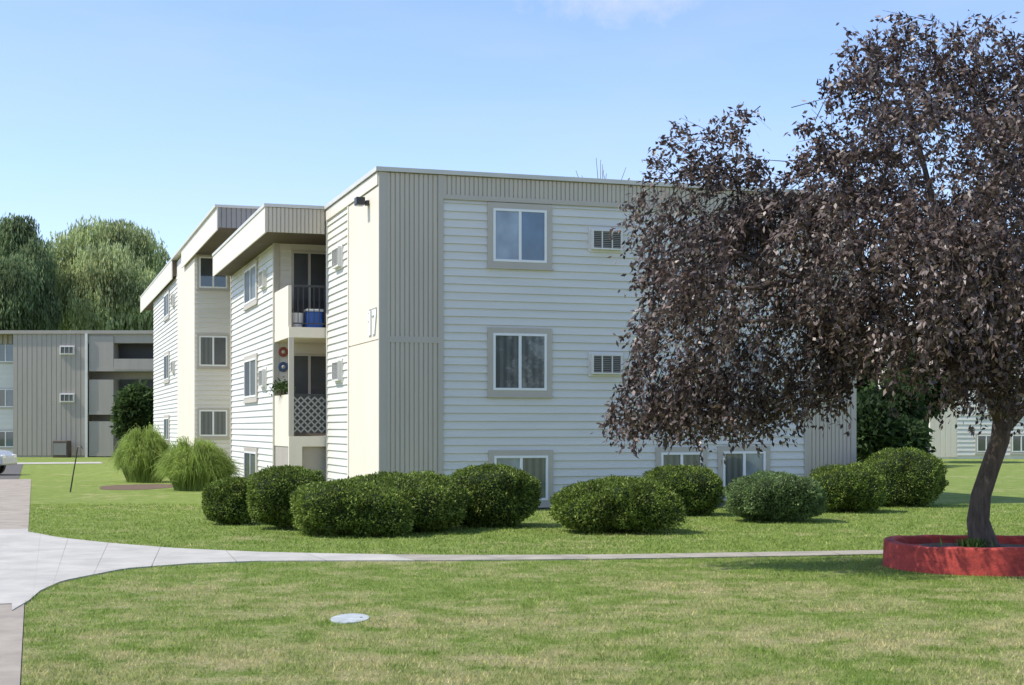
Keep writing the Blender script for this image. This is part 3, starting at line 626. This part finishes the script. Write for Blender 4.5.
# ------------------------------------------------------------ grass blades
def inpoly(x,y,poly):
    ins=np.zeros(len(x),bool); n=len(poly)
    for i in range(n):
        x1,y1=poly[i][0],poly[i][1]; x2,y2=poly[(i+1)%n][0],poly[(i+1)%n][1]
        if y1==y2: continue
        c=((y1>y)!=(y2>y))&(x<(x2-x1)*(y-y1)/(y2-y1)+x1); ins^=c
    return ins
def blades(N,Y0,Y1,hmin,hmax,wd,pw=1.0):
    u=rng.random(N)**pw; Y=Y0+(Y1-Y0)*u; X=(rng.random(N)*2-1)*.37*Y
    du=(X-C0.x)*EU.x+(Y-C0.y)*EU.y; dv=(X-C0.x)*EV.x+(Y-C0.y)*EV.y
    ok=~inpoly(X,Y,pathpoly)&(du>UE+.02)&(np.hypot(X-XT,Y-YT)>Rr+.03)&(np.hypot(X-p.x,(Y-p.y)/1.9)>.18)&~((du>-.2)&(du<WID+.2)&(dv>-.1))&~((du>-1)&(dv>5.6))
    X,Y=X[ok],Y[ok]; n=len(X); cl=np.array([noise.noise(Vector((x*1.7,y*1.7,0))) for x,y in zip(X,Y)]); h=(hmin+(hmax-hmin)*rng.random(n)**1.5)*(1+.7*cl); a=rng.random(n)*2*PI; l=h*(.2+.9*rng.random(n))
    a2=rng.random(n)*2*PI; w=wd*(.6+.8*rng.random(n)); z=np.zeros(n)
    return np.stack([np.stack([X-np.cos(a2)*w,Y-np.sin(a2)*w,z],1),np.stack([X+np.cos(a2)*w,Y+np.sin(a2)*w,z],1),np.stack([X+np.cos(a)*l,Y+np.sin(a)*l,h],1)],1)
V=np.concatenate([blades(200000,9.2,20.5,.012,.040,.0040,1.15),blades(100000,20.2,34,.02,.045,.008)])
tag(bulk('grass_blades',V,3,M['blade']),'short mown grass blades of the lawn','grass',kind='stuff')
# ------------------------------------------------------------ light, sky, camera
az=Vector((-.98,-.18,0)).normalized(); el=math.radians(52)
sd=Vector((az.x*math.cos(el),az.y*math.cos(el),math.sin(el)))
L=bpy.data.lights.new('sun','SUN'); L.energy=5.0; L.angle=math.radians(.5); L.color=(1,.96,.88); lo_=bpy.data.objects.new('sun',L); COL.objects.link(lo_); lo_.rotation_euler=sd.to_track_quat('Z','Y').to_euler()
wd_=bpy.data.worlds.new('World'); S.world=wd_; wd_.use_nodes=True; nt=wd_.node_tree; nt.nodes.clear()
out=nt.nodes.new('ShaderNodeOutputWorld'); bg=nt.nodes.new('ShaderNodeBackground'); bg.inputs[1].default_value=.15
sk=nt.nodes.new('ShaderNodeTexSky'); sk.sky_type='NISHITA'; sk.sun_disc=False; sk.sun_elevation=el; sk.sun_rotation=math.atan2(az.x,az.y)%(2*PI); sk.air_density=1.0; sk.dust_density=.4; sk.ozone_density=1.6
gain=nt.nodes.new('ShaderNodeMix'); gain.data_type='RGBA'; gain.blend_type='MULTIPLY'; gain.inputs[0].default_value=1; gain.inputs[7].default_value=(1.38,1.40,1.66,1); nt.links.new(sk.outputs[0],gain.inputs[6])
tcn=nt.nodes.new('ShaderNodeTexCoord')
mpn=nt.nodes.new('ShaderNodeMapping'); mpn.inputs['Scale'].default_value=(2.2,2.2,9); mpn.inputs['Rotation'].default_value=(0,.25,0); nt.links.new(tcn.outputs['Generated'],mpn.inputs[0])
n1=nz(nt,2.0,7,mpn.outputs[0],.5); r1=ramp(nt,[(.42,(0,0,0)),(.85,(.34,.34,.34))],n1.outputs[0])
pd=Vector(((625-512)/F,1,(HOR+0)/F)).normalized()
vd=nt.nodes.new('ShaderNodeVectorMath'); vd.operation='SUBTRACT'; vd.inputs[1].default_value=pd; nt.links.new(tcn.outputs['Generated'],vd.inputs[0])
vs=nt.nodes.new('ShaderNodeVectorMath'); vs.operation='MULTIPLY'; vs.inputs[1].default_value=(16,10,66); nt.links.new(vd.outputs[0],vs.inputs[0])
vl=nt.nodes.new('ShaderNodeVectorMath'); vl.operation='LENGTH'; nt.links.new(vs.outputs[0],vl.inputs[0])
n3=nz(nt,45,7,tcn.outputs['Generated'],.65)
ms=nt.nodes.new('ShaderNodeMath'); ms.operation='MULTIPLY_ADD'; ms.inputs[1].default_value=2.2; nt.links.new(n3.outputs[0],ms.inputs[0]); nt.links.new(vl.outputs['Value'],ms.inputs[2])
mr=nt.nodes.new('ShaderNodeMapRange'); mr.inputs[1].default_value=2.1; mr.inputs[2].default_value=1.0; mr.inputs[3].default_value=0; mr.inputs[4].default_value=.7; nt.links.new(ms.outputs[0],mr.inputs[0])
mxm=nt.nodes.new('ShaderNodeMath'); mxm.operation='MAXIMUM'; nt.links.new(r1.outputs[0],mxm.inputs[0]); nt.links.new(mr.outputs[0],mxm.inputs[1])
mc=nt.nodes.new('ShaderNodeMix'); mc.data_type='RGBA'; mc.inputs[7].default_value=(4.9,5.4,6.0,1); nt.links.new(mxm.outputs[0],mc.inputs[0]); nt.links.new(gain.outputs[2],mc.inputs[6])
nt.links.new(mc.outputs[2],bg.inputs[0]); nt.links.new(bg.outputs[0],out.inputs[0])
cam=bpy.data.cameras.new('camera'); co=bpy.data.objects.new('camera',cam); COL.objects.link(co); S.camera=co
co.location=(0,0,H); co.rotation_euler=(PI/2,0,0); cam.sensor_width=36; cam.lens=F/1024*36; cam.shift_y=(HOR-342.5)/1024; cam.clip_end=3000
S.view_settings.view_transform='Standard'; S.view_settings.look='None'; S.view_settings.exposure=0
